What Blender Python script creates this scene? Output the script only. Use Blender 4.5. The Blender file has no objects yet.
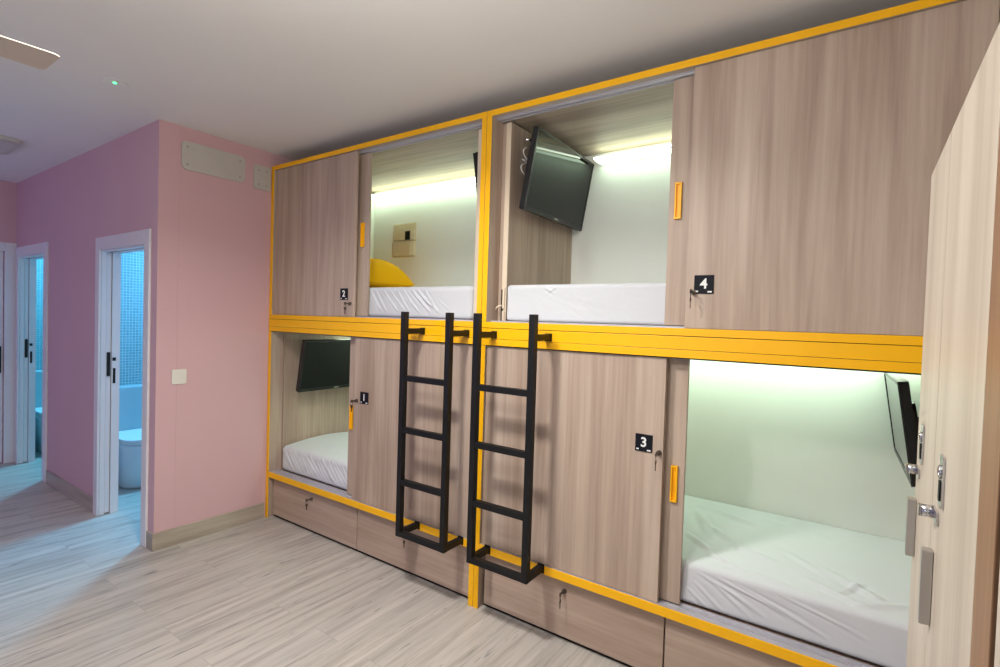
import bpy, bmesh, math, random
import numpy as np
from mathutils import Vector, Matrix, noise
random.seed(7)
scene = bpy.context.scene
COL = scene.collection

# ------------------------------------------------------------------ camera
def make_camera():
    yaw, pitch, roll, f = .6109, -.0256, .0308, 517.0253
    loc = Vector((3.669185, -2.19317, 1.54945))
    F = Vector((-math.sin(yaw)*math.cos(pitch), math.cos(yaw)*math.cos(pitch), math.sin(pitch)))
    R = Vector((math.cos(yaw), math.sin(yaw), 0)); U = R.cross(F)
    R2 = R*math.cos(roll)+U*math.sin(roll); U2 = -R*math.sin(roll)+U*math.cos(roll)
    cd = bpy.data.cameras.new('camera'); co = bpy.data.objects.new('camera', cd); COL.objects.link(co)
    cd.sensor_width = 36; cd.sensor_fit = 'HORIZONTAL'; cd.lens = f*36/1000
    cd.clip_start = .02; cd.clip_end = 60
    M = Matrix(((R2.x, U2.x, -F.x, loc.x), (R2.y, U2.y, -F.y, loc.y), (R2.z, U2.z, -F.z, loc.z), (0, 0, 0, 1)))
    co.matrix_world = M
    scene.camera = co
make_camera()

# ------------------------------------------------------------------ materials
def lin(r, g, b):
    def c(v):
        v /= 255.
        return v/12.92 if v <= .04045 else ((v+.055)/1.055)**2.4
    return (c(r), c(g), c(b), 1)
def base_mat(name, rough=.5, metal=0., spec=.5):
    m = bpy.data.materials.new(name); m.use_nodes = True
    nt = m.node_tree; b = nt.nodes['Principled BSDF']
    b.inputs['Roughness'].default_value = rough; b.inputs['Metallic'].default_value = metal
    b.inputs['Specular IOR Level'].default_value = spec
    return m, nt, b
def plain(name, col, rough=.5, metal=0., spec=.5, var=.03, scale=6., bump=0.):
    m, nt, b = base_mat(name, rough, metal, spec)
    tc = nt.nodes.new('ShaderNodeTexCoord'); n = nt.nodes.new('ShaderNodeTexNoise')
    n.inputs['Scale'].default_value = scale; n.inputs['Detail'].default_value = 4
    nt.links.new(tc.outputs['Object'], n.inputs['Vector'])
    r = nt.nodes.new('ShaderNodeValToRGB')
    r.color_ramp.elements[0].position = .3; r.color_ramp.elements[1].position = .7
    r.color_ramp.elements[0].color = tuple(c*(1-var) for c in col[:3])+(1,)
    r.color_ramp.elements[1].color = tuple(min(1, c*(1+var)) for c in col[:3])+(1,)
    nt.links.new(n.outputs['Fac'], r.inputs['Fac']); nt.links.new(r.outputs['Color'], b.inputs['Base Color'])
    if bump:
        bp = nt.nodes.new('ShaderNodeBump'); bp.inputs['Strength'].default_value = bump; bp.inputs['Distance'].default_value = .002
        n2 = nt.nodes.new('ShaderNodeTexNoise'); n2.inputs['Scale'].default_value = 220
        nt.links.new(tc.outputs['Object'], n2.inputs['Vector'])
        nt.links.new(n2.outputs['Fac'], bp.inputs['Height']); nt.links.new(bp.outputs['Normal'], b.inputs['Normal'])
    return m
def emit(name, col, s):
    m, nt, b = base_mat(name)
    b.inputs['Base Color'].default_value = col
    b.inputs['Emission Color'].default_value = col; b.inputs['Emission Strength'].default_value = s
    return m
def wood(name, dark, mid, light, grain='Z', rough=.45, k=1.):
    """laminate with long fine streaks along the grain axis"""
    m, nt, b = base_mat(name, rough, 0, .35)
    N, L = nt.nodes, nt.links
    tc = N.new('ShaderNodeTexCoord'); oi = N.new('ShaderNodeObjectInfo')
    add = N.new('ShaderNodeVectorMath'); add.operation = 'MULTIPLY_ADD'
    add.inputs[1].default_value = (7.3, 5.1, 3.7)
    L.new(oi.outputs['Random'], add.inputs[0]); L.new(tc.outputs['Object'], add.inputs[2])
    def streak(across, along, detail, dist):
        mp = N.new('ShaderNodeMapping')
        s = {'X': (along, across, across), 'Y': (across, along, across), 'Z': (across, across, along)}[grain]
        mp.inputs['Scale'].default_value = s
        L.new(add.outputs[0], mp.inputs['Vector'])
        n = N.new('ShaderNodeTexNoise'); n.inputs['Scale'].default_value = 1; n.inputs['Detail'].default_value = detail
        n.inputs['Roughness'].default_value = .6; n.inputs['Distortion'].default_value = dist
        L.new(mp.outputs['Vector'], n.inputs['Vector']); return n
    a = streak(8*k, .5, 6, .35); c = streak(60*k, 1.2, 3, .1)
    mx = N.new('ShaderNodeMath'); mx.operation = 'MULTIPLY_ADD'; mx.inputs[1].default_value = .25
    L.new(c.outputs['Fac'], mx.inputs[0])
    m2 = N.new('ShaderNodeMath'); m2.operation = 'MULTIPLY'; m2.inputs[1].default_value = .75
    L.new(a.outputs['Fac'], m2.inputs[0]); L.new(m2.outputs[0], mx.inputs[2])
    r = N.new('ShaderNodeValToRGB'); e = r.color_ramp.elements
    e[0].position = .37; e[0].color = dark; e[1].position = .65; e[1].color = light
    x = e.new(.5); x.color = mid
    L.new(mx.outputs[0], r.inputs['Fac']); L.new(r.outputs['Color'], b.inputs['Base Color'])
    bp = N.new('ShaderNodeBump'); bp.inputs['Strength'].default_value = .12; bp.inputs['Distance'].default_value = .001
    L.new(c.outputs['Fac'], bp.inputs['Height']); L.new(bp.outputs['Normal'], b.inputs['Normal'])
    return m
def floor_mat():
    m, nt, b = base_mat('floor_planks', .42, 0, .4)
    N, L = nt.nodes, nt.links
    tc = N.new('ShaderNodeTexCoord')
    mp = N.new('ShaderNodeMapping'); mp.inputs['Rotation'].default_value = (0, 0, math.pi/2)
    mp.inputs['Location'].default_value = (.13, .02, 0)
    L.new(tc.outputs['Object'], mp.inputs['Vector'])
    br = N.new('ShaderNodeTexBrick'); br.offset = .37; br.squash = 1
    br.inputs['Scale'].default_value = 1; br.inputs['Brick Width'].default_value = 1.2; br.inputs['Row Height'].default_value = .19
    br.inputs['Mortar Size'].default_value = .0014; br.inputs['Mortar Smooth'].default_value = .3
    br.inputs['Color1'].default_value = (0, 0, 0, 1); br.inputs['Color2'].default_value = (1, 1, 1, 1)
    br.inputs['Mortar'].default_value = (.5, .5, .5, 1)
    L.new(mp.outputs['Vector'], br.inputs['Vector'])
    # shift grain per plank
    vm = N.new('ShaderNodeVectorMath'); vm.operation = 'MULTIPLY_ADD'; vm.inputs[1].default_value = (9, 13, 5)
    L.new(br.outputs['Color'], vm.inputs[0]); L.new(tc.outputs['Object'], vm.inputs[2])
    def st(sx, sy, det, dist, ro=.6):
        q = N.new('ShaderNodeMapping'); q.inputs['Scale'].default_value = (sx, sy, 1); L.new(vm.outputs[0], q.inputs['Vector'])
        n = N.new('ShaderNodeTexNoise'); n.inputs['Scale'].default_value = 1; n.inputs['Detail'].default_value = det
        n.inputs['Roughness'].default_value = ro; n.inputs['Distortion'].default_value = dist
        L.new(q.outputs['Vector'], n.inputs['Vector']); return n
    g1 = st(26, 1.3, 6, .4); g2 = st(42, 2.6, 4, 1.3); g3 = st(5, .8, 3, .3)
    r1 = N.new('ShaderNodeValToRGB'); e = r1.color_ramp.elements
    e[0].position = .30; e[0].color = lin(156, 149, 143); e[1].position = .70; e[1].color = lin(197, 191, 186)
    x = e.new(.5); x.color = lin(184, 178, 172)
    L.new(g1.outputs['Fac'], r1.inputs['Fac'])
    # dark cracks / knots
    r2 = N.new('ShaderNodeValToRGB'); e = r2.color_ramp.elements
    e[0].position = .60; e[0].color = (0, 0, 0, 1); e[1].position = .70; e[1].color = (1, 1, 1, 1)
    L.new(g2.outputs['Fac'], r2.inputs['Fac'])
    mm = N.new('ShaderNodeMath'); mm.operation = 'MULTIPLY'; mm.inputs[1].default_value = .8
    L.new(r2.outputs['Color'], mm.inputs[0])
    mx = N.new('ShaderNodeMixRGB'); L.new(mm.outputs[0], mx.inputs['Fac']); L.new(r1.outputs['Color'], mx.inputs['Color1'])
    mx.inputs['Color2'].default_value = lin(104, 103, 104)
    r3 = N.new('ShaderNodeValToRGB'); e = r3.color_ramp.elements
    e[0].position = .3; e[0].color = (.86, .86, .87, 1); e[1].position = .7; e[1].color = (1.06, 1.05, 1.03, 1)
    L.new(g3.outputs['Fac'], r3.inputs['Fac'])
    mu = N.new('ShaderNodeMixRGB'); mu.blend_type = 'MULTIPLY'; mu.inputs['Fac'].default_value = 1
    L.new(mx.outputs['Color'], mu.inputs['Color1']); L.new(r3.outputs['Color'], mu.inputs['Color2'])
    mo = N.new('ShaderNodeMixRGB'); L.new(br.outputs['Fac'], mo.inputs['Fac']); L.new(mu.outputs['Color'], mo.inputs['Color1'])
    mo.inputs['Color2'].default_value = lin(158, 150, 143)
    L.new(mo.outputs['Color'], b.inputs['Base Color'])
    bp = N.new('ShaderNodeBump'); bp.inputs['Strength'].default_value = .15; bp.inputs['Distance'].default_value = .002; bp.invert = True
    L.new(br.outputs['Fac'], bp.inputs['Height']); L.new(bp.outputs['Normal'], b.inputs['Normal'])
    return m
def tile_mat():
    m, nt, b = base_mat('mosaic_tile', .2, 0, .5)
    N, L = nt.nodes, nt.links
    tc = N.new('ShaderNodeTexCoord'); sp = N.new('ShaderNodeSeparateXYZ'); L.new(tc.outputs['Object'], sp.inputs[0])
    ad = N.new('ShaderNodeMath'); L.new(sp.outputs['X'], ad.inputs[0]); L.new(sp.outputs['Y'], ad.inputs[1])
    cb = N.new('ShaderNodeCombineXYZ'); L.new(ad.outputs[0], cb.inputs['X']); L.new(sp.outputs['Z'], cb.inputs['Y'])
    br = N.new('ShaderNodeTexBrick'); br.offset = 0
    br.inputs['Scale'].default_value = 1; br.inputs['Brick Width'].default_value = .026; br.inputs['Row Height'].default_value = .026
    br.inputs['Mortar Size'].default_value = .0016
    br.inputs['Color1'].default_value = lin(106, 134, 142); br.inputs['Color2'].default_value = lin(116, 144, 152)
    br.inputs['Mortar'].default_value = lin(170, 185, 190)
    L.new(cb.outputs[0], br.inputs['Vector']); L.new(br.outputs['Color'], b.inputs['Base Color'])
    return m
def sheet_mat():
    m, nt, b = base_mat('white_sheet', .8, 0, .2)
    N, L = nt.nodes, nt.links
    b.inputs['Base Color'].default_value = (.63, .64, .68, 1)
    tc = N.new('ShaderNodeTexCoord'); n = N.new('ShaderNodeTexNoise'); n.inputs['Scale'].default_value = 5; n.inputs['Detail'].default_value = 5
    n.inputs['Distortion'].default_value = .8
    L.new(tc.outputs['Object'], n.inputs['Vector'])
    bp = N.new('ShaderNodeBump'); bp.inputs['Strength'].default_value = .35; bp.inputs['Distance'].default_value = .02
    L.new(n.outputs['Fac'], bp.inputs['Height']); L.new(bp.outputs['Normal'], b.inputs['Normal'])
    return m

M = {}
M['ash'] = wood('ash_laminate', lin(156, 134, 119), lin(177, 156, 141), lin(196, 177, 162), 'Z')
M['ash_h'] = wood('ash_laminate_cross', lin(152, 129, 113), lin(172, 149, 134), lin(189, 168, 153), 'X', k=.8)
M['ash_roof'] = wood('ash_laminate_roof', lin(158, 142, 128), lin(184, 168, 152), lin(204, 190, 174), 'X', k=.8)
M['locker'] = wood('pale_laminate', lin(172, 159, 145), lin(188, 176, 162), lin(201, 190, 177), 'Z')
M['oak'] = wood('brown_oak', lin(108, 78, 57), lin(134, 100, 74), lin(154, 118, 90), 'Z', k=1.4)
M['yellow'] = plain('yellow_paint', lin(252, 186, 10), .4, 0, .4, .02, 3)
M['cream'] = plain('cream_edge', lin(222, 205, 184), .5)
M['black'] = plain('black_steel', lin(14, 14, 15), .5, 0, .35, .1, 30)
M['gap'] = plain('gap_shade_black', lin(22, 20, 20), .8)  # near-black; stands in for shade inside the drawer gaps
M['alu'] = plain('grey_aluminium', lin(196, 194, 202), .35, .35)
M['chrome'] = plain('chrome', lin(205, 205, 208), .18, 1.)
M['nickel'] = plain('brushed_nickel', lin(188, 184, 180), .35, .8)
M['white_panel'] = plain('white_panel', lin(245, 247, 243), .5, 0, .3, .01)
M['sheet'] = sheet_mat()
M['pillow'] = plain('yellow_cotton', lin(252, 190, 8), .85, 0, .2, .03, 8, .2)
M['canvas'] = plain('cream_canvas', lin(222, 208, 178), .85, 0, .2, .05, 30, .3)
M['screen'] = plain('black_screen', lin(5, 8, 7), .06, 0, .42, .01)
M['tvcase'] = plain('black_plastic', lin(20, 20, 22), .3, 0, .5)
M['cable'] = plain('white_cable', lin(215, 215, 215), .5)
M['plate_white'] = plain('white_plastic', lin(225, 222, 216), .5)
M['cover'] = plain('grey_white_cover', lin(196, 192, 184), .55)
M['screw'] = plain('screw_head', lin(170, 166, 160), .4, .3)
M['key_metal'] = plain('dark_key_metal', lin(112, 100, 90), .35, .8)
M['pink'] = plain('pink_paint', lin(211, 174, 180), .75, 0, .25, .012, 2.5)
M['back_paint'] = plain('grey_paint', lin(128, 126, 128), .8, 0, .2, .01, 2)
M['ceiling'] = plain('ceiling_paint', lin(232, 231, 230), .85, 0, .2, .01, 2)
M['casing'] = plain('white_lacquer', lin(226, 222, 224), .4, 0, .4, .01)
M['baseboard'] = wood('skirting_tile', lin(140, 128, 116), lin(168, 157, 144), lin(190, 180, 167), 'Y', k=.7)
M['baseboard_x'] = wood('skirting_tile_cross', lin(140, 128, 116), lin(168, 157, 144), lin(190, 180, 167), 'X', k=.7)
M['floor'] = floor_mat()
M['tile'] = tile_mat()
M['porcelain'] = plain('white_porcelain', lin(222, 224, 224), .2, 0, .5, .005)
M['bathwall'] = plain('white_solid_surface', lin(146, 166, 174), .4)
M['blade'] = plain('pale_blade', lin(205, 190, 176), .55)
M['number_white'] = plain('white_print', lin(235, 235, 235), .5)
M['number_plate'] = plain('dark_plate', lin(18, 18, 28), .6, 0, .2)
M['led'] = emit('led_strip', (.84, 1, .78, 1), 9.)
M['led_down'] = emit('led_strip_down', (.76, 1, .74, 1), 4.0)
M['led_low'] = emit('led_strip_low', (.76, 1, .76, 1), 3.6)
M['led_up'] = emit('led_strip_up', (.86, 1, .78, 1), 3.)
M['green_led'] = emit('green_indicator', (.1, 1, .35, 1), 2.2)
M['lamp_glass'] = plain('lamp_diffuser', lin(205, 200, 196), .5)

# ------------------------------------------------------------------ mesh helpers
class MB:
    def __init__(s): s.bm = bmesh.new(); s.mi = 0
    def _mark(s, faces):
        for f in faces: f.material_index = s.mi
    def box(s, x0, x1, y0, y1, z0, z1, bev=0., seg=2, mat=None):
        vs = [s.bm.verts.new((x, y, z)) for x in (x0, x1) for y in (y0, y1) for z in (z0, z1)]
        idx = [(0, 1, 3, 2), (4, 6, 7, 5), (0, 4, 5, 1), (2, 3, 7, 6), (0, 2, 6, 4), (1, 5, 7, 3)]
        fs = [s.bm.faces.new([vs[i] for i in q]) for q in idx]
        if mat is not None:
            for v in vs: v.co = mat @ v.co
        s._mark(fs)
        if bev:
            es = {e for f in fs for e in f.edges}
            r = bmesh.ops.bevel(s.bm, geom=list(es), offset=bev, segments=seg, affect='EDGES', profile=.5, clamp_overlap=True)
            s._mark(r['faces'])
        return s
    def prism(s, pts, z0, z1, bev=0., seg=2, mat=None):
        """2-D outline (x, y) extruded in z"""
        a = [s.bm.verts.new((p[0], p[1], z0)) for p in pts]; b = [s.bm.verts.new((p[0], p[1], z1)) for p in pts]
        n = len(pts); fs = [s.bm.faces.new(a[::-1]), s.bm.faces.new(b)]
        for i in range(n): fs.append(s.bm.faces.new((a[i], a[(i+1) % n], b[(i+1) % n], b[i])))
        if mat is not None:
            for v in a+b: v.co = mat @ v.co
        s._mark(fs)
        if bev:
            es = [e for f in fs[:2] for e in f.edges]
            r = bmesh.ops.bevel(s.bm, geom=es, offset=bev, segments=seg, affect='EDGES', profile=.5, clamp_overlap=True)
            s._mark(r['faces'])
        return s
    def cyl(s, p0, p1, r0, r1=None, n=20):
        p0, p1 = Vector(p0), Vector(p1); r1 = r0 if r1 is None else r1
        d = (p1-p0).normalized(); u = d.orthogonal().normalized(); w = d.cross(u)
        A = [s.bm.verts.new(p0+(u*math.cos(t)+w*math.sin(t))*r0) for t in [2*math.pi*i/n for i in range(n)]]
        B = [s.bm.verts.new(p1+(u*math.cos(t)+w*math.sin(t))*r1) for t in [2*math.pi*i/n for i in range(n)]]
        fs = [s.bm.faces.new(A[::-1]), s.bm.faces.new(B)]
        for i in range(n):
            f = s.bm.faces.new((A[i], A[(i+1) % n], B[(i+1) % n], B[i])); f.smooth = True; fs.append(f)
        s._mark(fs); return s
    def tube(s, pts, r, n=10):
        pts = [Vector(p) for p in pts]; rings = []; up = None
        for i, p in enumerate(pts):
            d = (pts[min(i+1, len(pts)-1)]-pts[max(i-1, 0)]).normalized()
            u = d.orthogonal().normalized() if up is None else (up-d*up.dot(d)).normalized()
            up = u; w = d.cross(u)
            rings.append([s.bm.verts.new(p+(u*math.cos(t)+w*math.sin(t))*r) for t in [2*math.pi*k/n for k in range(n)]])
        fs = [s.bm.faces.new(rings[0][::-1]), s.bm.faces.new(rings[-1])]
        for a, b in zip(rings, rings[1:]):
            for i in range(n):
                f = s.bm.faces.new((a[i], a[(i+1) % n], b[(i+1) % n], b[i])); f.smooth = True; fs.append(f)
        s._mark(fs); return s
    def torus(s, c, axis, R, r, n=20, k=8, a0=0., a1=2*math.pi):
        ax = Vector(axis).normalized(); u = ax.orthogonal().normalized(); w = ax.cross(u); c = Vector(c)
        return s.tube([c+(u*math.cos(a0+(a1-a0)*i/n)+w*math.sin(a0+(a1-a0)*i/n))*R for i in range(n+1)], r, k)
    def build(s, name, mats, parent=None, tf=None):
        bmesh.ops.recalc_face_normals(s.bm, faces=s.bm.faces)
        if tf is not None: s.bm.transform(tf)
        base = Vector((0, 0, 0)); p = parent
        while p is not None: base += p.location; p = p.parent
        if base.length: bmesh.ops.translate(s.bm, verts=s.bm.verts, vec=-base)
        me = bpy.data.meshes.new(name); s.bm.to_mesh(me); s.bm.free()
        if not isinstance(mats, (list, tuple)): mats = [mats]
        for m in mats: me.materials.append(m)
        o = bpy.data.objects.new(name, me); COL.objects.link(o)
        if parent is not None: o.parent = parent
        return o
def rrect(cx, cy, w, h, r, n=6):
    pts = []
    for (sx, sy, a) in ((1, 1, 0), (-1, 1, 90), (-1, -1, 180), (1, -1, 270)):
        for i in range(n+1):
            t = math.radians(a+90*i/n)
            pts.append((cx+sx*(w/2-r)+r*math.cos(t), cy+sy*(h/2-r)+r*math.sin(t)))
    return pts
def thing(name, loc, label, cat, group=None):
    o = bpy.data.objects.new(name, None); COL.objects.link(o); o.location = loc; o.empty_display_size = .1
    o['label'] = label; o['category'] = cat
    if group: o['group'] = group
    return o
def tag(o, label, cat, group=None):
    o['label'] = label; o['category'] = cat
    if group: o['group'] = group
    return o
def struct(o, label=None):
    o['kind'] = 'structure'
    if label: o['label'] = label
    return o
def B(*a, **k): return MB().box(*a, **k)
# yz-plane outline -> solid lying against a wall x = const  (local x->y, y->z, z->x)
YZ = Matrix(((0, 0, 1, 0), (1, 0, 0, 0), (0, 1, 0, 0), (0, 0, 0, 1)))
XZ = Matrix(((1, 0, 0, 0), (0, 0, -1, 0), (0, 1, 0, 0), (0, 0, 0, 1)))   # local x->x, y->z, z->-y

# ------------------------------------------------------------------ room
ZC = 2.746
X0, X1, Y0, Y1 = -3.158, 4.30, -4.2, .97
WY = -.757            # front face of the hall wall
struct(B(-4.0, 4.42, -4.32, 1.3, -.08, 0).build('floor', M['floor']))
struct(B(-4.0, 4.42, -4.32, 1.3, ZC, ZC+.1).build('ceiling', M['ceiling']))
struct(B(-.10, 0, WY+.1225, Y1+.1, 0, ZC).build('wall_left', M['pink']))
struct(B(0, X1, Y1, Y1+.1, 0, ZC).build('wall_front', M['pink']))
struct(B(X1, X1+.1, Y0, Y1+.1, 0, ZC).build('wall_right', M['plate_white']))
D1 = (-.94, -.165, 1.975); D2 = (-3.04, -2.258, 2.02)
w = MB()
for a, b, z0, z1 in ((D2[0]-.03, D2[1]+.013, D2[2]+.0005, ZC), (D2[1]+.013, D1[0]-.83, 0, ZC), (D1[0]-.03, D1[1]+.013, D1[2]+.0005, ZC), (D1[1]+.013, 0, 0, ZC)):
    w.box(a, b, WY, WY+.122, z0, z1)
for a, b, zt in ((X0, D2[0]-.03, D2[2]), (D1[0]-.83, D1[0]-.03, D1[2])):      # hollow pockets for the sliding leaves
    w.box(a, b, WY, -.7245, 0, ZC); w.box(a, b, -.6875, WY+.122, 0, ZC); w.box(a, b, -.7245, -.6875, zt+.0005, ZC)
struct(w.build('wall_hall', M['pink']))
DE = (-1.62, -.845, 2.07)   # door opening in the end wall (y range, top)
w = MB()
w.box(X0-.12, X0, DE[1], WY-.0005, 0, ZC); w.box(X0-.12, X0, Y0, DE[0], 0, ZC); w.box(X0-.12, X0, DE[0], DE[1], DE[2], ZC)
struct(w.build('wall_end', M['pink']))
WB = (.9, 3.3, .9, 2.25)
w = MB()
w.box(X0-.12, -2.55, Y0-.1, Y0, 0, ZC); w.box(-1.25, WB[0], Y0-.1, Y0, 0, ZC); w.box(-2.55, -1.25, Y0-.1, Y0, 0, .95); w.box(-2.55, -1.25, Y0-.1, Y0, 2.15, ZC); w.box(WB[1], X1+.1, Y0-.1, Y0, 0, ZC)  # opening on the hall side added for the violet fill
w.box(WB[0], WB[1], Y0-.1, Y0, 0, WB[2]); w.box(WB[0], WB[1], Y0-.1, Y0, WB[3], ZC)
struct(w.build('wall_back', M['back_paint']))
w = MB()
for x in (WB[0], (WB[0]+WB[1])/2-.025, WB[1]-.05): w.box(x, x+.05, Y0-.09, Y0-.03, WB[2], WB[3], .004)
for z in (WB[2], WB[3]-.05): w.box(WB[0]+.05, WB[1]-.05, Y0-.09, Y0-.03, z, z+.05)
struct(w.build('added_window_1', M['casing']))  # unseen window, added so the fill light has a source
# baseboards
struct(B(0, .011, -.768, -.012, 0, .114, .002).build('baseboard_left', M['baseboard']))
w = MB(); w.box(-.083, 0, -.768, WY, 0, .114, .002); w.box(-2.148, -1.022, -.768, WY, 0, .114, .002)
struct(w.build('baseboard_hall', M['baseboard_x']))
# bathrooms behind the hall wall
BX1 = (-1.97, -.1, WY+.122, 1.2); BX2 = (-3.85, -2.09, WY+.122, 1.2)
for nm, (a, b, c, d) in (('one', BX1), ('two', BX2)):
    w = MB(); w.box(a-.02, a, c, d, 0, ZC)                       # tiled wall opposite the door
    w.box(a, b, d-.02, d, 0, ZC)
    struct(w.build('wall_tiled_'+nm, M['tile']))
    struct(B(a+.0, a+.17, c+.002, d-.02, 0, .835, .006).build('trim_ledge_'+nm, M['bathwall']))
struct(B(-2.09, -1.99, WY+.122, 1.2, 0, ZC).build('wall_between', M['bathwall']))
struct(B(X0-.8, X0-.12, WY-.0, WY+.1215, 0, ZC).build('wall_beyond', M['bathwall']))
struct(B(-3.99, -3.87, WY+.122, 1.2, 0, ZC).build('wall_far', M['bathwall']))
struct(B(-4.0, -.1, 1.2, 1.3, 0, ZC).build('wall_bath', M['bathwall']))

# door frames with pocket sliding leaf
def pocket_door(name, x0, x1, zt, cl, cr):
    m = MB(); yf = -.772
    m.box(x0-cl, x0, yf, WY, 0, zt+.092, .004); m.box(x1, x1+cr, yf, WY, 0, zt+.092, .004); m.box(x0, x1, yf, WY, zt, zt+.092, .004)
    # linings
    m.box(x0-.0295, x0, WY+.001, -.724, 0, zt); m.box(x0-.0295, x0+.004, -.688, WY+.121, 0, zt)
    m.box(x1, x1+.012, WY+.001, WY+.121, 0, zt)
    m.box(x0, x1, WY+.001, -.724, zt-.012, zt); m.box(x0, x1, -.688, WY+.121, zt-.012, zt)
    d = struct(m.build(name, M['casing']))
    B(max(x0-.6, X0+.01), x0-.006, -.721, -.692, .008, zt-.01).build('door_leaf', M['casing'], d)
    h = MB(); h.box(x0-.0055, x0+.002, -.717, -.696, 1.04, 1.22, .001); h.build('edge_pull', M['black'], d)
    k = MB(); k.box(x0+.0045, x0+.007, -.680, -.664, .985, 1.10); k.box(x0+.0045, x0+.007, -.684, -.662, 1.155, 1.18); k.build('latch_plate', M['black'], d)
    return d
pocket_door('door_1', *D1, .078, .08)
pocket_door('door_2', *D2, .075, .10)
m = MB()
m.box(X0, X0+.014, DE[1], DE[1]+.085, 0, DE[2]+.085, .003); m.box(X0, X0+.014, DE[0]-.09, DE[0], 0, DE[2]+.085, .003); m.box(X0, X0+.014, DE[0], DE[1], DE[2], DE[2]+.085, .003)
d3 = struct(m.build('door_3', M['casing']))
lf = MB(); lf.box(X0-.06, X0-.02, DE[0]+.004, DE[1]-.004, .008, DE[2]-.004)
for z0, z1 in ((.12, .85), (.95, 1.95)): lf.box(X0-.021, X0-.013, DE[0]+.12, DE[1]-.12, z0, z1, .003)
lf.build('door_leaf', M['casing'], d3)
B(X0-.0195, X0-.004, DE[1]-.075, DE[1]-.018, .89, 1.15, .004).build('handle_plate', M['black'], d3)
MB().tube([(X0-.004, DE[1]-.046, 1.05), (X0+.045, DE[1]-.046, 1.05), (X0+.05, DE[1]-.06, 1.05), (X0+.05, DE[1]-.17, 1.05)], .009).build('handle', M['black'], d3)

# toilets
def toilet(label, ox, oy):
    t = thing('toilet', (ox, oy, 0), label, 'toilet', 'bathroom toilets')
    def D(w, l, r, n=10):           # back at x=0, front at +x
        p = [(0, -w/2)]
        for i in range(n+1):
            a = math.radians(-90+90*i/n); p.append((l-r+r*math.cos(a), -w/2+r+r*math.sin(a)))
        for i in range(n+1):
            a = math.radians(90*i/n); p.append((l-r+r*math.cos(a), w/2-r+r*math.sin(a)))
        p.append((0, w/2)); return p
    m = MB(); n = 5
    lev = [(0, .30, .40, .12), (.03, .32, .43, .125), (.2, .345, .47, .13), (.36, .36, .50, .135), (.395, .36, .50, .135)]
    rings = []
    for z, ww, l, r in lev: rings.append([m.bm.verts.new((p[0], p[1], z)) for p in D(ww, l, r)])
    m.bm.faces.new(rings[0][::-1]); m.bm.faces.new(rings[-1])
    for a, b in zip(rings, rings[1:]):
        for i in range(len(a)):
            f = m.bm.faces.new((a[i], a[(i+1) % len(a)], b[(i+1) % len(a)], b[i])); f.smooth = True
    T = Matrix.Translation((ox, oy, 0))
    m.build('bowl', M['porcelain'], t, T)
    MB().prism(D(.365, .505, .135), .399, .416, .004).build('seat', M['porcelain'], t, T)
    MB().prism(D(.37, .51, .137), .419, .442, .007, 3).build('lid', M['porcelain'], t, T)
    return t
toilet('white toilet with closed lid, seen through the nearer bathroom doorway', -1.795, -.27)
toilet('white toilet behind the far narrow doorway near the hall end', -3.675, -.36)
bt = thing('soap_bottle', (-1.86, -.36, .835), 'small white bottle on the ledge behind the nearer toilet', 'bottle')
m = MB(); m.prism(rrect(0, 0, .06, .05, .015), 0, .13, .006); m.build('bottle_body', M['porcelain'], bt, Matrix.Translation(bt.location))
m = MB(); m.cyl((0, 0, .131), (0, 0, .16), .012); m.box(-.012, .035, -.008, .008, .16, .172, .002); m.build('pump', M['plate_white'], bt, Matrix.Translation(bt.location))

# ------------------------------------------------------------------ bunk units
YB = .84       # face of the white back panel
def lock(m, x, z, y, key=True):
    """cylinder lock, with a key and its ring hanging out of it, axis along -y"""
    m.cyl((x, y, z), (x, y-.010, z), .0115, .011); m.cyl((x, y-.010, z), (x, y-.018, z), .007)
    if key:      # a key in the lock; its ring holds a second key that hangs down
        m.box(x-.0012, x+.0012, y-.034, y-.018, z-.004, z+.004)
        m.cyl((x-.0014, y-.042, z), (x+.0014, y-.042, z), .010)
        m.torus((x, y-.043, z-.014), (1, .3, 0), .011, .0014, 16, 6)
        m.cyl((x-.001, y-.043, z-.033), (x+.0014, y-.043, z-.033), .0095); m.box(x-.001, x+.0014, y-.046, y-.040, z-.068, z-.038)
    return m
def digit_mesh(m, ch, cx, cz, size, y, depth=.0016):
    cu = bpy.data.curves.new('t', 'FONT'); cu.body = ch; cu.size = size; cu.align_x = 'CENTER'; cu.align_y = 'CENTER'
    cu.extrude = depth/2; cu.offset = size*.02
    ob = bpy.data.objects.new('t', cu); COL.objects.link(ob)
    dg = bpy.context.evaluated_depsgraph_get(); me = ob.evaluated_get(dg).to_mesh()
    xs = [v.co.x for v in me.vertices]; ys = [v.co.y for v in me.vertices]
    ox, oy = (min(xs)+max(xs))/2, (min(ys)+max(ys))/2
    vs = [m.bm.verts.new((cx+v.co.x-ox, y-v.co.z, cz+v.co.y-oy)) for v in me.vertices]
    for p in me.polygons:
        try:
            f = m.bm.faces.new([vs[i] for i in p.vertices]); f.material_index = m.mi
        except ValueError: pass
    ob.evaluated_get(dg).to_mesh_clear(); bpy.data.objects.remove(ob); bpy.data.curves.remove(cu)
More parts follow.
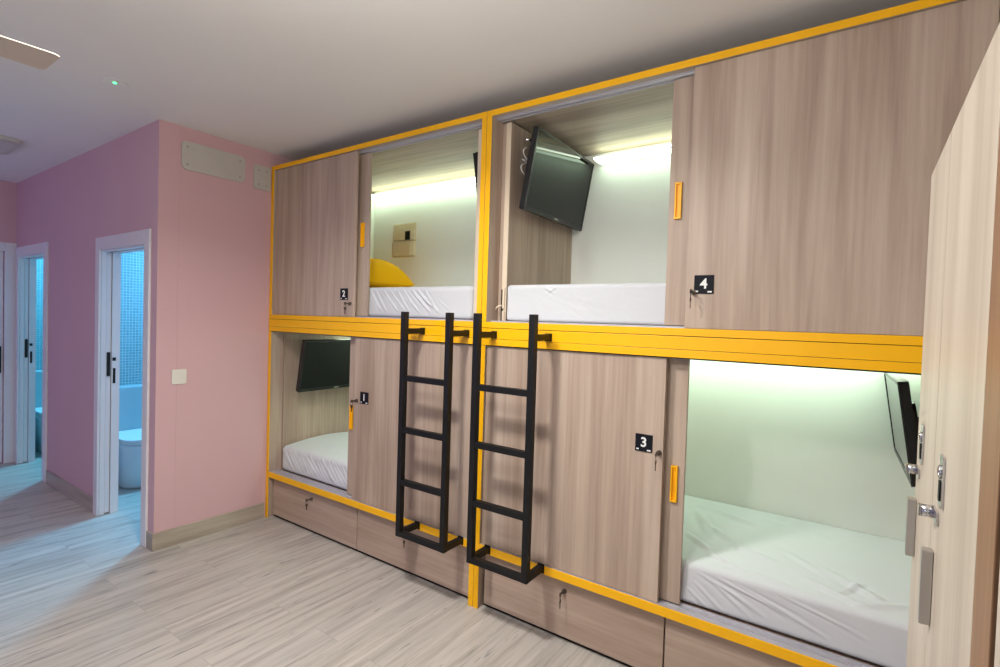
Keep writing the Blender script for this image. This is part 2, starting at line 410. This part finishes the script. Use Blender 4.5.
def fixed_panel(root, x0, x1, z0, z1, ch, px, pz, lx, lz):
    p = B(x0, x1, .015, .033, z0, z1, .0015).build('fixed_panel', M['ash'], root)
    m = MB(); m.box(px-.038, px+.038, .0105, .0145, pz-.038, pz+.038, .001)
    m.mi = 1; digit_mesh(m, ch, px, pz+.004, .058, .0095)
    m.box(px-.031, px-.021, .0095, .0105, pz-.031, pz-.025); m.box(px+.016, px+.032, .0095, .0105, pz-.033, pz-.027)
    o = m.build('number_plate', [M['number_plate'], M['number_white']], p); o['label'] = 'black square plate with white number '+ch
    lock(MB(), lx, lz, .0145).build('lock', M['key_metal'], p)
    return p
def sliding_door(root, x0, x1, z0, z1, hx, hz):
    d = B(x0, x1, .060, .078, z0, z1, .0015).build('sliding_door', M['ash'], root)
    m = MB(); w_, h_ = .0145, .078
    m.box(hx-w_, hx-w_+.007, .048, .0595, hz-h_, hz+h_, .001); m.box(hx+w_-.007, hx+w_, .048, .0595, hz-h_, hz+h_, .001)
    m.box(hx-w_+.007, hx+w_-.007, .048, .0595, hz-h_, hz-h_+.008); m.box(hx-w_+.007, hx+w_-.007, .048, .0595, hz+h_-.008, hz+h_)
    m.box(hx-w_+.007, hx+w_-.007, .0575, .0595, hz-h_+.008, hz+h_-.008)
    o = m.build('pull_handle', M['yellow'], d); o['label'] = 'yellow recessed pull handle'
def led(root, x0, x1, zt, dep, glow):
    """light cove along the back: zt = top of the profile, glowing underside and a thin bright front line"""
    t = B(x0, x1, YB-dep, YB-.0005, zt-.016, zt, .002).build('light_trim', M['cream'], root)
    MB().box(x0, x1, YB-dep-.0014, YB-dep-.0002, zt-.011, zt-.001).build('light_strip', M['led'], t)
    MB().box(x0+.004, x1-.004, YB-dep+.005, YB-.012, zt-.0185, zt-.0162).build('light_strip', M[glow], t)
    if dep < .2: MB().box(x0+.004, x1-.004, YB-dep+.005, YB-.03, zt+.0002, zt+.0025).build('light_strip', M['led_up'], t)
def bunk(xa, xb, label, left):
    r = thing('bunk_unit', (xa, 0, 0), label, 'bunk bed', 'pod bunk bed units')
    t = .032; ye = .004          # yellow front edging in front of grey-brown boards
    def board(name, x0, x1, z0, z1, mat=M['ash'], y1=.90): B(x0, x1, ye, y1, z0, z1).build(name, mat, r)
    def edge(x0, x1, z0, z1, nm='yellow_edge'): B(x0, x1, -.0, ye, z0, z1, .0012).build(nm, M['yellow'], r)
    for x0, x1 in ((xa, xa+t-.001), (xb-t+.001, xb)):
        board('upper_side_board', x0, x1, 1.538, 2.647); board('lower_side_board', x0, x1, 0, 1.414)
        edge(x0, x1, 1.5405, 2.616, 'upper_yellow_edge'); edge(x0, x1, 0, 1.414, 'lower_yellow_edge')
    xi0, xi1 = xa+t, xb-t
    board('roof_board', xi0, xi1, 2.617, 2.647, M['ash_roof']); edge(xa, xb, 2.6165, 2.647, 'top_yellow_rail')
    board('middle_board', xa, xb, 1.508, 1.5375, M['ash_roof']); edge(xa, xb, 1.508, 1.5395, 'middle_yellow_rail')
    B(xa, xb, -.0, .05, 1.4515, 1.5055, .0012).build('yellow_beam', M['yellow'], r)
    B(xa, xb, .006, .045, 1.412, 1.508).build('beam_core', M['gap'], r)
    board('lower_roof_board', xi0, xi1, 1.4165, 1.4500, M['ash_roof']); edge(xa, xb, 1.4165, 1.4500, 'lower_yellow_rail')
    board('bed_board', xi0, xi1, .312, .342, M['ash_h']); B(xi0, xi1, -.0, .006, .311, .3525, .0012).build('bottom_yellow_rail', M['yellow'], r); B(xi0, xi1, .0062, .034, .3422, .3515).build('sill_strip', M['alu'], r)
    # back panels and bottoms
    B(xi0, xi1, YB, .90, 1.5385, 2.616).build('upper_back_panel', M['white_panel'], r)
    B(xi0, xi1, YB, .90, .343, 1.4155).build('lower_back_panel', M['white_panel'], r)
    # sliding tracks
    for nm, z0, z1 in (('upper_top_track', 2.607, 2.616), ('lower_top_track', 1.408, 1.4155)):
        m = MB(); m.box(xi0, xi1, .046, .056, z0, z1); m.box(xi0, xi1, .080, .086, z0, z1); m.box(xi0, xi1, .036, .086, z1-.003, z1)
        m.build(nm, M['alu'], r)
    for nm, z0 in (('upper_bottom_track', 1.538), ('lower_bottom_track', .3425)):
        m = MB(); q0 = .0345
        m.box(xi0, xi1, q0, .088, z0, z0+.004)
        for y in (.046, .080): m.box(xi0, xi1, y, y+.008, z0+.004, z0+.009)
        m.build(nm, M['alu'], r)
    # drawers
    mid = (xi0+xi1)/2+.012
    B(xi0, xi1, .0525, .0545, .0, .311).build('drawer_shade_board', M['gap'], r)  # dark board, painted in place of the shade in the drawer gaps
    for x0, x1 in ((xi0+.016, mid-.0035), (mid+.0035, xi1-.012)):
        m = MB(); m.box(x0, x1, .034, .052, .022, .303, .0015); m.box(x0+.01, x1-.01, .052, .28, .03, .20)
        dr = m.build('drawer', M['ash_h'], r)
        l = MB(); lock(l, (x0+x1)/2, .248, .0335); l.build('lock', M['key_metal'], dr)
    return r
XM = 2.0075
lefts = 'left bunk bed unit holding berths 1 and 2, beside the pink wall'
rights = 'right bunk bed unit holding berths 3 and 4, behind the locker'
bl = bunk(0.002, XM-.0015, lefts, True); br_ = bunk(XM+.0015, 4.012, rights, False)
UZ = (1.550, 2.604); LZ = (.3535, 1.407)
led(bl, .192, 1.872, 2.560, .115, 'led_down'); led(bl, .07, 1.94, 1.4155, .27, 'led_low'); led(br_, 2.285, 3.95, 2.560, .115, 'led_down'); led(br_, 2.07, 3.925, 1.4155, .27, 'led_low')
# upper left (2)
fixed_panel(bl, .037, .953, 1.5405, 2.6155, '2', .858, 1.690, .922, 1.628)
sliding_door(bl, .12, 1.030, UZ[0], UZ[1], .978, 2.078)
# lower left (1)
fixed_panel(bl, .978, 1.973, .3535, 1.4155, '1', 1.082, 1.026, 1.010, 1.002)
sliding_door(bl, .874, 1.86, LZ[0], LZ[1], .908, .872)
# lower right (3)
fixed_panel(br_, 2.042, 2.992, .3535, 1.4155, '3', 2.908, 1.034, 2.976, 1.002)
sliding_door(br_, 2.14, 3.073, LZ[0], LZ[1], 3.032, .870)
# upper right (4)
fixed_panel(br_, 3.060, 3.978, 1.5405, 2.6155, '4', 3.132, 1.721, 3.092, 1.690)
sliding_door(br_, 2.962, 3.88, UZ[0], UZ[1], 3.003, 2.083)
# inner lining panels with pale front edge
def lining(root, xs, xe, z0, z1, face):
    """face=+1: lining on a left-hand side board (shows toward +x)"""
    a, b = (xs, xe-.030) if face > 0 else (xs+.030, xe)
    B(a, b, .105, YB-.002, z0, z1).build('side_lining', M['ash'], root)
    c, d = (xe-.0295, xe) if face > 0 else (xs, xs+.0295)
    o = B(c, d, .104, YB-.003, z0, z1, .001).build('side_lining', M['ash'], root)
    e = B(c, d, .098, .1038, z0, z1, .001).build('pale_edge', M['cream'], o)
lining(br_, 2.041, 2.097, 1.5385, 2.606, 1)
lining(bl, 1.877, 1.974, 1.5385, 2.606, -1)
lining(br_, 3.930, 3.979, .3435, 1.405, -1)
B(.035, .048, .105, YB-.002, .3435, 1.4050).build('side_lining', M['ash'], bl)
B(.035, .19, .72, YB-.002, 1.762, 2.600, .002).build('corner_casing', M['white_panel'], bl)
m = MB(); m.box(2.072, 2.079, .0875, .0975, 1.5435, 1.715); m.build('strap_guide', M['gap'], br_)
m = MB(); m.box(2.080, 2.093, .0865, .0975, 1.548, 1.600, .002); m.box(2.080, 2.093, .0865, .0975, 1.612, 1.725, .002)
m.tube([(2.079, .085, 1.628), (2.062, .070, 1.622), (2.052, .068, 1.608)], .005); m.build('door_catch', M['cream'], br_)

# ------------------------------------------------------------------ mattresses
def mattress(label, x0, x1, y0, y1, z0, z1, rad, ridges, puff=0., folds=(), tilt=0.):
    cx, cy, cz = (x0+x1)/2, (y0+y1)/2, (z0+z1)/2; hx, hy, hz = (x1-x0)/2, (y1-y0)/2, (z1-z0)/2
    nx, ny, nz = 330, 90, 40
    root = (cx, cy, z0)
    V = []; Fc = []
    def grid(o, u, v, nu, nv, flip):
        s = sum(len(a) for a in V)
        uu, vv = np.meshgrid(np.linspace(-1, 1, nu+1), np.linspace(-1, 1, nv+1), indexing='ij')
        P = np.array(o)[None, None, :]+uu[..., None]*np.array(u)+vv[..., None]*np.array(v)
        V.append(P.reshape(-1, 3))
        i, j = np.meshgrid(np.arange(nu), np.arange(nv), indexing='ij')
        a = s+i*(nv+1)+j
        q = np.stack([a, a+nv+1, a+nv+2, a+1], -1).reshape(-1, 4)
        Fc.append(q[:, ::-1] if flip else q)
    X, Y, Zv = (hx, 0, 0), (0, hy, 0), (0, 0, hz)
    grid((0, 0, hz), X, Y, nx, ny, False); grid((0, 0, -hz), X, Y, 40, 12, True)
    grid((0, -hy, 0), X, Zv, nx, nz, False); grid((0, hy, 0), X, Zv, 40, 10, True)
    grid((hx, 0, 0), Y, Zv, ny, nz, False); grid((-hx, 0, 0), Y, Zv, ny, nz, True)
    P = np.concatenate(V); Q = np.concatenate(Fc)
    H = np.array([hx, hy, hz]); inner = H-rad
    C = np.clip(P, -inner, inner); d = P-C; ln = np.linalg.norm(d, axis=1); ok = ln > 1e-9
    nrm = np.zeros_like(P); nrm[ok] = d[ok]/ln[ok, None]
    on = C+nrm*rad
    # flat faces keep their own plane
    S = on.copy()
    wx, wy, wz = S[:, 0]+cx, S[:, 1]+cy, S[:, 2]+cz
    disp = np.zeros(len(P))
    front = np.clip(-nrm[:, 1], 0, 1)
    for (ax, az, bx, bz, wd, ht) in ridges:       # ridges on the front face
        dx, dz = bx-ax, bz-az; L2 = dx*dx+dz*dz
        t = np.clip(((wx-ax)*dx+(wz-az)*dz)/L2, 0, 1)
        dist = np.hypot(wx-(ax+t*dx), wz-(az+t*dz))
        prof = np.exp(-(dist/wd)**2)-.45*np.exp(-((dist-1.9*wd)/wd)**2)
        disp += front*ht*prof*np.sin(np.pi*np.clip(t*.9+.08, 0, 1))
    top = np.clip(nrm[:, 2], 0, 1)
    for (ax, ay, bx, by, wd, ht) in folds:        # folds on top
        dx, dy = bx-ax, by-ay; L2 = dx*dx+dy*dy
        t = np.clip(((wx-ax)*dx+(wy-ay)*dy)/L2, 0, 1)
        bend = .025*np.sin(t*7+ax*9)
        dist = np.abs(np.hypot(wx-(ax+t*dx), wy-(ay+t*dy))+0*bend)
        prof = np.exp(-(dist/wd)**2)-.4*np.exp(-((dist-2*wd)/wd)**2)
        disp += top*ht*prof*np.sin(np.pi*np.clip(t*.9+.05, 0, 1))
    S += nrm*disp[:, None]
    if puff:
        S[:, 2] += np.where(P[:, 2] > 0, puff*np.cos(np.clip(S[:, 1]/hy, -1, 1)*np.pi/2)*np.clip(S[:, 2]/hz, 0, 1), 0)
    if tilt: S[:, 2] += np.where(P[:, 2] > 0, tilt*np.clip(S[:, 1]/hy, -1, 1)*np.clip(S[:, 2]/hz, 0, 1), 0)
    S += np.array([0, 0, hz])
    me = bpy.data.meshes.new('mattress')
    me.from_pydata(S.tolist(), [], Q.tolist()); me.update()
    bm = bmesh.new(); bm.from_mesh(me); bmesh.ops.remove_doubles(bm, verts=bm.verts, dist=.0006)
    bmesh.ops.recalc_face_normals(bm, faces=bm.faces)
    for f in bm.faces: f.smooth = True
    bm.to_mesh(me); bm.free(); me.materials.append(M['sheet'])
    o = bpy.data.objects.new('mattress', me); COL.objects.link(o); o.location = root
    return tag(o, label, 'mattress', 'sheeted mattresses in the berths')
rnd = random.Random(3)
r1 = []
for i in range(26):
    x = .07+i*.037+rnd.uniform(-.008, .008)
    r1.append((x, .53-rnd.uniform(0, .02), x+.13+rnd.uniform(-.02, .03), .36+rnd.uniform(0, .03), rnd.uniform(.005, .008), rnd.uniform(.006, .013)))
mattress('white sheeted mattress in the lower left berth 1, front densely creased', .06, 1.965, .090, .832, .348, .536, .03, r1, .03,
         [(.5, .3, .9, .5, .02, .008), (.3, .5, .8, .7, .02, .006)])
r2 = []
for i in range(9):
    x = 1.02+i*.062+rnd.uniform(-.012, .012)
    r2.append((x, 1.72, x+.12+rnd.uniform(-.02, .04), 1.56+rnd.uniform(0, .05), rnd.uniform(.005, .007), rnd.uniform(.007, .014)))
r2 += [(1.45, 1.70, 1.66, 1.57, .006, .005), (1.62, 1.66, 1.74, 1.58, .005, .003)]
mattress('white sheeted mattress under the yellow pillow in upper left berth 2', .06, 1.871, .088, .832, 1.5435, 1.738, .03, r2, .01)
r3 = [(3.14, .52, 3.40, .40, .008, .006), (3.17, .50, 3.36, .37, .007, .005), (3.22, .52, 3.55, .41, .008, .006), (3.12, .46, 3.25, .36, .006, .005),
      (3.28, .52, 3.62, .39, .006, .006), (3.45, .53, 3.75, .43, .007, .0035), (3.10, .42, 3.19, .355, .006, .005)]
f3 = [(3.02, .34, 3.22, .18, .012, .012), (3.06, .5, 3.30, .30, .014, .012), (3.0, .62, 3.12, .36, .016, .014), (3.12, .22, 3.34, .14, .01, .009),
      (3.20, .34, 3.42, .28, .012, .008), (3.30, .16, 3.50, .12, .01, .008), (3.5, .22, 3.75, .12, .012, .010), (3.55, .34, 3.78, .20, .014, .011), (3.62, .16, 3.72, .30, .01, .009),
      (3.42, .40, 3.62, .26, .012, .006), (3.68, .12, 3.86, .22, .012, .011), (3.0, .70, 3.3, .60, .02, .010), (3.25, .72, 3.6, .62, .02, .006)]
mattress('white sheeted mattress in the open lower right berth 3', 2.05, 3.925, .092, .832, .348, .562, .03, r3, .012, f3, .032)
r4 = [(2.33, 1.728, 2.40, 1.69, .005, .005), (2.41, 1.728, 2.34, 1.685, .005, .003)]
mattress('smooth white mattress in upper right berth 4 beneath the angled television', 2.100, 3.972, .092, .832, 1.5435, 1.739, .022, r4, .006)

# yellow pillow
def pillow():
    w_, d_, h_ = .62, .52, .235; n = 56
    bm = bmesh.new()
    bmesh.ops.create_cube(bm, size=2); bmesh.ops.subdivide_edges(bm, edges=bm.edges[:], cuts=n//2, use_grid_fill=True)
    for v in bm.verts:
        x, y, z = v.co
        u, t = max(-1, min(1, x)), max(-1, min(1, y))
        e = (max(0, 1-abs(u)**3.2)*max(0, 1-abs(t)**3.2))**.55
        zz = (z*h_*.8 if z > 0 else z*h_*.2)*e + (z*.004)
        zz += .006*noise.noise(Vector((x*3, y*3, z*2)))*e
        px = u*w_/2*(1-.05*(1-abs(t)**2)*0 - .035*abs(t)**4*0 - .03*(1-t*t)*(abs(u)**6))
        py = t*d_/2*(1-.05*(1-u*u)*(abs(t)**6))
        v.co = (px, py, zz)
        for f in v.link_faces: f.smooth = True
    zmin = min(v.co.z for v in bm.verts)
    bmesh.ops.translate(bm, verts=bm.verts, vec=(0, 0, -zmin))
    for f in bm.faces: f.smooth = True
    me = bpy.data.meshes.new('pillow'); bm.to_mesh(me); bm.free(); me.materials.append(M['pillow'])
    o = bpy.data.objects.new('pillow', me); COL.objects.link(o); o.location = (.485, .47, 1.7485)
    return tag(o, 'plump yellow pillow lying on the mattress of upper left berth 2', 'pillow')
pillow()

# fabric organiser on the back panel of berth 2
og = thing('wall_organiser', (.56, YB, 2.18), 'cream fabric pocket organiser hanging on the back panel of berth 2', 'organiser')
yb = YB-.0005
m = MB(); m.box(.432, .690, yb-.006, yb, 2.043, 2.318, .002); m.build('backing', M['canvas'], og)
def pocket(z0, z1, dpt):
    m = MB()
    pts = [(.437, yb-.0065), (.685, yb-.0065), (.685, yb-.0065-dpt*.5), (.655, yb-.0065-dpt), (.467, yb-.0065-dpt), (.437, yb-.0065-dpt*.5)]
    m.prism(pts, z0, z1, .002); return m.build('pocket', M['canvas'], og)
pocket(2.048, 2.165, .030); pocket(2.180, 2.262, .020)
m = MB(); m.box(.434, .688, yb-.011, yb-.0065, 2.272, 2.312, .002); m.build('top_flap', M['canvas'], og)
m = MB(); m.box(.596, .648, yb-.033, yb-.0275, 2.178, 2.248, .001); o = m.build('name_tag', M['black'], og); o['label'] = 'small black card on the pocket'

# ------------------------------------------------------------------ televisions
def television(label, c, a, tilt, W, H, wall_x, cables=False):
    n = Vector((math.cos(a)*math.cos(tilt), math.sin(a)*math.cos(tilt), math.sin(tilt)))
    right = Vector((0, 0, 1)).cross(n).normalized(); up = n.cross(right)
    T = Matrix(((right.x, up.x, n.x, c[0]), (right.y, up.y, n.y, c[1]), (right.z, up.z, n.z, c[2]), (0, 0, 0, 1)))
    t = thing('television', c, label, 'television', 'wall televisions in the berths')
    m = MB(); m.prism(rrect(0, 0, W, H, .008), -.030, .0, .002)
    b = .014                                  # raised bezel
    m.box(-W/2, -W/2+b, -H/2, H/2, 0.0005, .004, .001); m.box(W/2-b, W/2, -H/2, H/2, .0005, .004, .001)
    m.box(-W/2+b, W/2-b, -H/2, -H/2+b+.008, .0005, .004, .001); m.box(-W/2+b, W/2-b, H/2-b, H/2, .0005, .004, .001)
    m.prism(rrect(0, -.02, W*.62, H*.6, .03), -.052, -.030, .006)
    m.build('housing', M['tvcase'], t, T)
    m = MB(); m.box(-W/2+b+.0005, W/2-b-.0005, -H/2+b+.0085, H/2-b-.0005, .0005, .0015); m.build('screen', M['screen'], t, T)
    m = MB(); m.box(-.022, .022, -H/2+.007, -H/2+.015, .004, .0046); m.build('badge', M['nickel'], t, T)
    # bracket to the side board
    sx = 1 if wall_x > c[0] else -1
    p = T @ Vector((0, .0, -.053))
    m = MB(); m.box(min(wall_x, wall_x-sx*.008), max(wall_x, wall_x-sx*.008), c[1]-.06, c[1]+.06, c[2]-.06, c[2]+.06, .002)
    m.tube([(wall_x-sx*.008, p.y, p.z), p], .018, 12); m.build('wall_bracket', M['black'], t)
    if cables:
        q = T @ Vector((-W/2+.035, .10, -.034)); q2 = T @ Vector((-W/2+.04, -.02, -.034))
        m = MB(); pts = []
        for i in range(25):
            s = i/24; ang = s*math.pi*3
            pts.append(q.lerp(q2, s)+Vector((-.014, -.052*abs(math.sin(ang))-.006, .012*math.cos(ang))))
        m.tube(pts, .0028, 8); m.build('cable', M['cable'], t)
        s = T @ Vector((-W/2+.03, .15, -.034)); m = MB(); m.cyl(s+Vector((-.004, .01, 0)), s+Vector((-.03, -.03, 0)), .007); m.build('aerial_plug', M['chrome'], t)
    return t
television('black wall television angled in the upper right berth 4', (2.211, .469, 2.347), .037, -.17, .73, .425, 2.097, True)
television('black television in lower left berth 1, half hidden by the door', (.234, .469, 1.157), .037, -.17, .70, .400, .048)
television('black television edge showing in the upper left berth 2', (1.802, .510, 2.342), math.pi-.037, -.15, .62, .37, 1.877)
television('black television seen edge-on in berth 3, left of the locker', (3.800, .495, 1.184), math.pi+.034, -.149, .66, .377, 3.930)

# ------------------------------------------------------------------ ladders
def ladder(x0, x1, label):
    root = thing('ladder', ((x0+x1)/2, -.146, .325), label, 'ladder', 'black bunk ladders')
    w_ = .033; ya, yb_ = -.162, -.130
    for x in (x0, x1-w_): B(x, x+w_, ya, yb_, .325, 1.581, .002).build('stile', M['black'], root)
    for z in (1.213, .925, .632, .341): B(x0+w_, x1-w_, ya+.001, yb_-.001, z-.0155, z+.0155, .002).build('rung', M['black'], root)
    for x in (x0, x1-w_):
        m = MB(); m.box(x+.001, x+w_-.001, yb_, -.007, 1.458, 1.489, .002); m.box(x-.0015, x+w_+.0015, -.007, -.0005, 1.4545, 1.4925, .001)
        m.build('top_bracket', M['black'], root)
        m = MB(); m.box(x+.001, x+w_-.001, yb_, -.007, .326, .357, .002); m.box(x-.0015, x+w_+.0015, -.007, -.0005, .318, .362, .001)
        m.build('bottom_bracket', M['black'], root)
ladder(1.572, 1.931, 'left-hand black steel ladder, in front of the berth 1 panel')
ladder(2.081, 2.440, 'right-hand black steel ladder, overlapping the yellow centre post')

# ------------------------------------------------------------------ wall plates, switch, detector, fan, lamp
def cover_plate(y0, y1, z0, z1, label, rad):
    t = thing('cover_plate', (0, (y0+y1)/2, (z0+z1)/2), label, 'cover plate', 'blank cover plates')
    m = MB(); m.prism(rrect((y0+y1)/2, (z0+z1)/2, y1-y0, z1-z0, rad), .0005, .014, .003); m.build('plate', M['cover'], t, YZ)
    for y in (y0+.035, y1-.035):
        for z in (z0+.035, z1-.035):
            MB().cyl((.0142, y, z), (.0165, y, z), .007, .006, 12).build('screw', M['screw'], t)
cover_plate(-.628, -.210, 2.472, 2.656, 'wide blank cover plate with rounded corners high on the pink wall', .03)
cover_plate(-.140, -.012, 2.455, 2.628, 'narrow blank cover plate between wide plate and yellow bunk frame', .012)
sw = thing('light_switch', (0, -.622, 1.114), 'white light switch on the pink wall near the doorway', 'light switch')
MB().prism(rrect(-.622, 1.114, .088, .096, .006), .0005, .009, .002).build('switch_plate', M['plate_white'], sw, YZ)
m = MB(); m.prism(rrect(-.622, 1.114, .056, .056, .004), .0095, .013, .0015); m.build('rocker', M['plate_white'], sw, YZ)
sd = thing('smoke_detector', (.374, -1.116, ZC), 'small flat detector with green light on the ceiling', 'smoke detector')
m = MB(); m.cyl((.374, -1.116, ZC-.0005), (.374, -1.116, ZC-.0025), .06, .055, 32); m.build('base', M['ceiling'], sd)
MB().cyl((.378, -1.118, ZC-.0027), (.378, -1.118, ZC-.008), .010, .007, 12).build('indicator', M['green_led'], sd)
fx, fy, fz = 1.585, -2.42, 2.300
fan = thing('ceiling_fan', (fx, fy, ZC), 'pale ceiling fan, one blade tip showing at upper left', 'ceiling fan')
for k in range(3):
    R = Matrix.Translation((fx, fy, fz)) @ Matrix.Rotation(math.radians(120*k), 4, 'Z')
    m = MB(); pts = [(-.06, .15), (.06, .15)]
    for sx, sy in ((1, 1), (-1, 1)):
        for i in range(5):
            a = math.radians((0 if sx > 0 else 90)+22.5*i); pts.append((sx*(.084-.02)+.02*math.cos(a), .745-.02+.02*math.sin(a)))
    m.prism(pts, 0, .003); m.build('blade', M['blade'], fan, R)
    m = MB(); m.box(-.02, .02, .07, .2, .0085, .014, .001); m.build('blade_arm', M['screw'], fan, R)
m = MB(); m.cyl((fx, fy, fz-.05), (fx, fy, fz+.07), .10, .08, 32); m.cyl((fx, fy, fz+.07), (fx, fy, ZC-.06), .014, n=16); m.cyl((fx, fy, ZC-.06), (fx, fy, ZC-.0005), .05, .07, 24)
m.build('motor', M['plate_white'], fan)
cl = thing('ceiling_light', (-1.62, -1.36, ZC), 'flat rounded ceiling light at left edge near the hall', 'ceiling light')
m = MB(); m.prism(rrect(-1.62, -1.36, .54, .54, .09), ZC-.028, ZC-.0005, .004); m.build('housing', M['cover'], cl)
m = MB(); m.prism(rrect(-1.62, -1.36, .46, .46, .07), ZC-.034, ZC-.0285, .002); m.build('diffuser', M['lamp_glass'], cl)

# ------------------------------------------------------------------ lockers
LX = 3.761
def locker(label, y0, y1, doors, panel, side=1):
    """y0 nearest the camera; doors = list of (ya, yb) from near to far, handle near yb"""
    t = thing('locker', (LX, (y0+y1)/2, 0), label, 'locker', 'tall wooden lockers')
    c = MB(); c.box(LX+.022, 4.24, y0+.002, y1-.001, .0, 1.836, .001)
    c.build('carcass', M['locker'], t)
    if panel: o = B(LX, LX+.0215, panel[0], panel[1], 0, 1.838, .001).build('end_stile', M['oak'], t); o['label'] = 'brown oak coloured stile'
    for ya, yb in doors:
        d = B(LX, LX+.020, ya, yb, .06, 1.838, .001).build('door', M['locker'], t)
        hy = yb-.040 if side > 0 else ya+.06
        m = MB(); m.box(LX-.013, LX-.0005, hy-.008, hy+.008, 1.150, 1.253, .0015); m.build('handle', M['nickel'], d)
        h = MB(); h.prism(rrect(hy-.014, 1.305, .048, .017, .004), LX-.003, LX-.0005, .0005, 1, YZ)
        h.cyl((LX-.003, hy+.002, 1.305), (LX-.016, hy+.002, 1.305), .0085); h.box(LX-.0185, LX-.0155, hy-.007, hy+.011, 1.298, 1.312, .001)
        h.build('latch', M['chrome'], d)
        p = MB(); p.prism(rrect(hy-.060, 1.362, .030, .066, .003), LX-.003, LX-.0005, .0005, 1, YZ)
        p.mi = 1; p.prism(rrect(hy-.060, 1.350, .014, .026, .004), LX-.0045, LX-.0032, .0003, 1, YZ)
        p.mi = 0; p.torus((LX-.004, hy-.060, 1.374), (1, 0, 0), .007, .002, 16, 6)
        p.build('lock_plate', [M['chrome'], M['black']], d)
    return t
locker('tall pale wood locker with nickel handles at the right edge', -1.638, -.968, [(-1.563, -1.233), (-1.2285, -.968)], (-1.638, -1.565))
locker('pale locker nearest the camera, past the brown stile and dark gap', -2.62, -1.655, [(-2.13, -1.657), (-2.62, -2.134)], None, -1)

# ------------------------------------------------------------------ light
def area(name, loc, rot, sx, sy, power, col=(1, 1, 1), shape='RECTANGLE', spread=math.pi):
    l = bpy.data.lights.new(name, 'AREA'); l.energy = power; l.color = col; l.shape = shape; l.size = sx
    if shape in ('RECTANGLE', 'ELLIPSE'): l.size_y = sy
    l.spread = spread
    o = bpy.data.objects.new(name, l); COL.objects.link(o); o.location = loc; o.rotation_euler = rot; return o
# ceiling lamp of the room (above the frame)
area('ceiling_lamp', (2.15, -1.30, ZC-.03), (0, 0, 0), .28, .28, 40, (1, .98, .92), 'DISK', math.radians(150))
def point_light(name, loc, power, col, r=.12):
    l = bpy.data.lights.new(name, 'POINT'); l.energy = power; l.color = col; l.shadow_soft_size = r
    o = bpy.data.objects.new(name, l); COL.objects.link(o); o.location = loc; return o
point_light('added_fill_point', (2.75, -1.65, 2.30), 33, (1, .98, .92), .08)  # unseen light, added to fill the room and brighten the ceiling
# added fill through invented openings in the unseen back wall
area('added_back_fill', ((WB[0]+WB[1])/2, Y0-.08, (WB[2]+WB[3])/2), (math.radians(90), 0, 0), WB[1]-WB[0]-.12, WB[3]-WB[2]-.12, 8, (.9, .95, 1))  # soft fill added from behind the camera; its window is invented
area('added_hall_fill', (-1.9, Y0-.08, 1.55), (math.radians(90), 0, 0), 1.2, 1.1, 15, (.46, .32, 1))  # violet fill added to turn the hall purple; no known source
# bathroom lamps
area('bathroom_lamp', (-1.15, .3, 2.6), (0, 0, 0), .3, .3, 75, (.17, .62, 1), 'DISK')
area('bathroom_lamp', (-3.25, .10, 2.55), (0, 0, 0), .3, .3, 62, (.15, .68, 1), 'DISK')
wd = bpy.data.worlds.new('world'); scene.world = wd; wd.use_nodes = True
wd.node_tree.nodes['Background'].inputs['Color'].default_value = (.9, .95, 1, 1)
wd.node_tree.nodes['Background'].inputs['Strength'].default_value = .6
vs = scene.view_settings
vs.view_transform = 'Standard'; vs.look = 'None'; vs.gamma = 1; vs.use_curve_mapping = False; vs.exposure = 0.1
scene.cycles.max_bounces = 10; scene.cycles.diffuse_bounces = 7
scene.cycles.use_denoising = True
scene.cycles.sample_clamp_indirect = 6
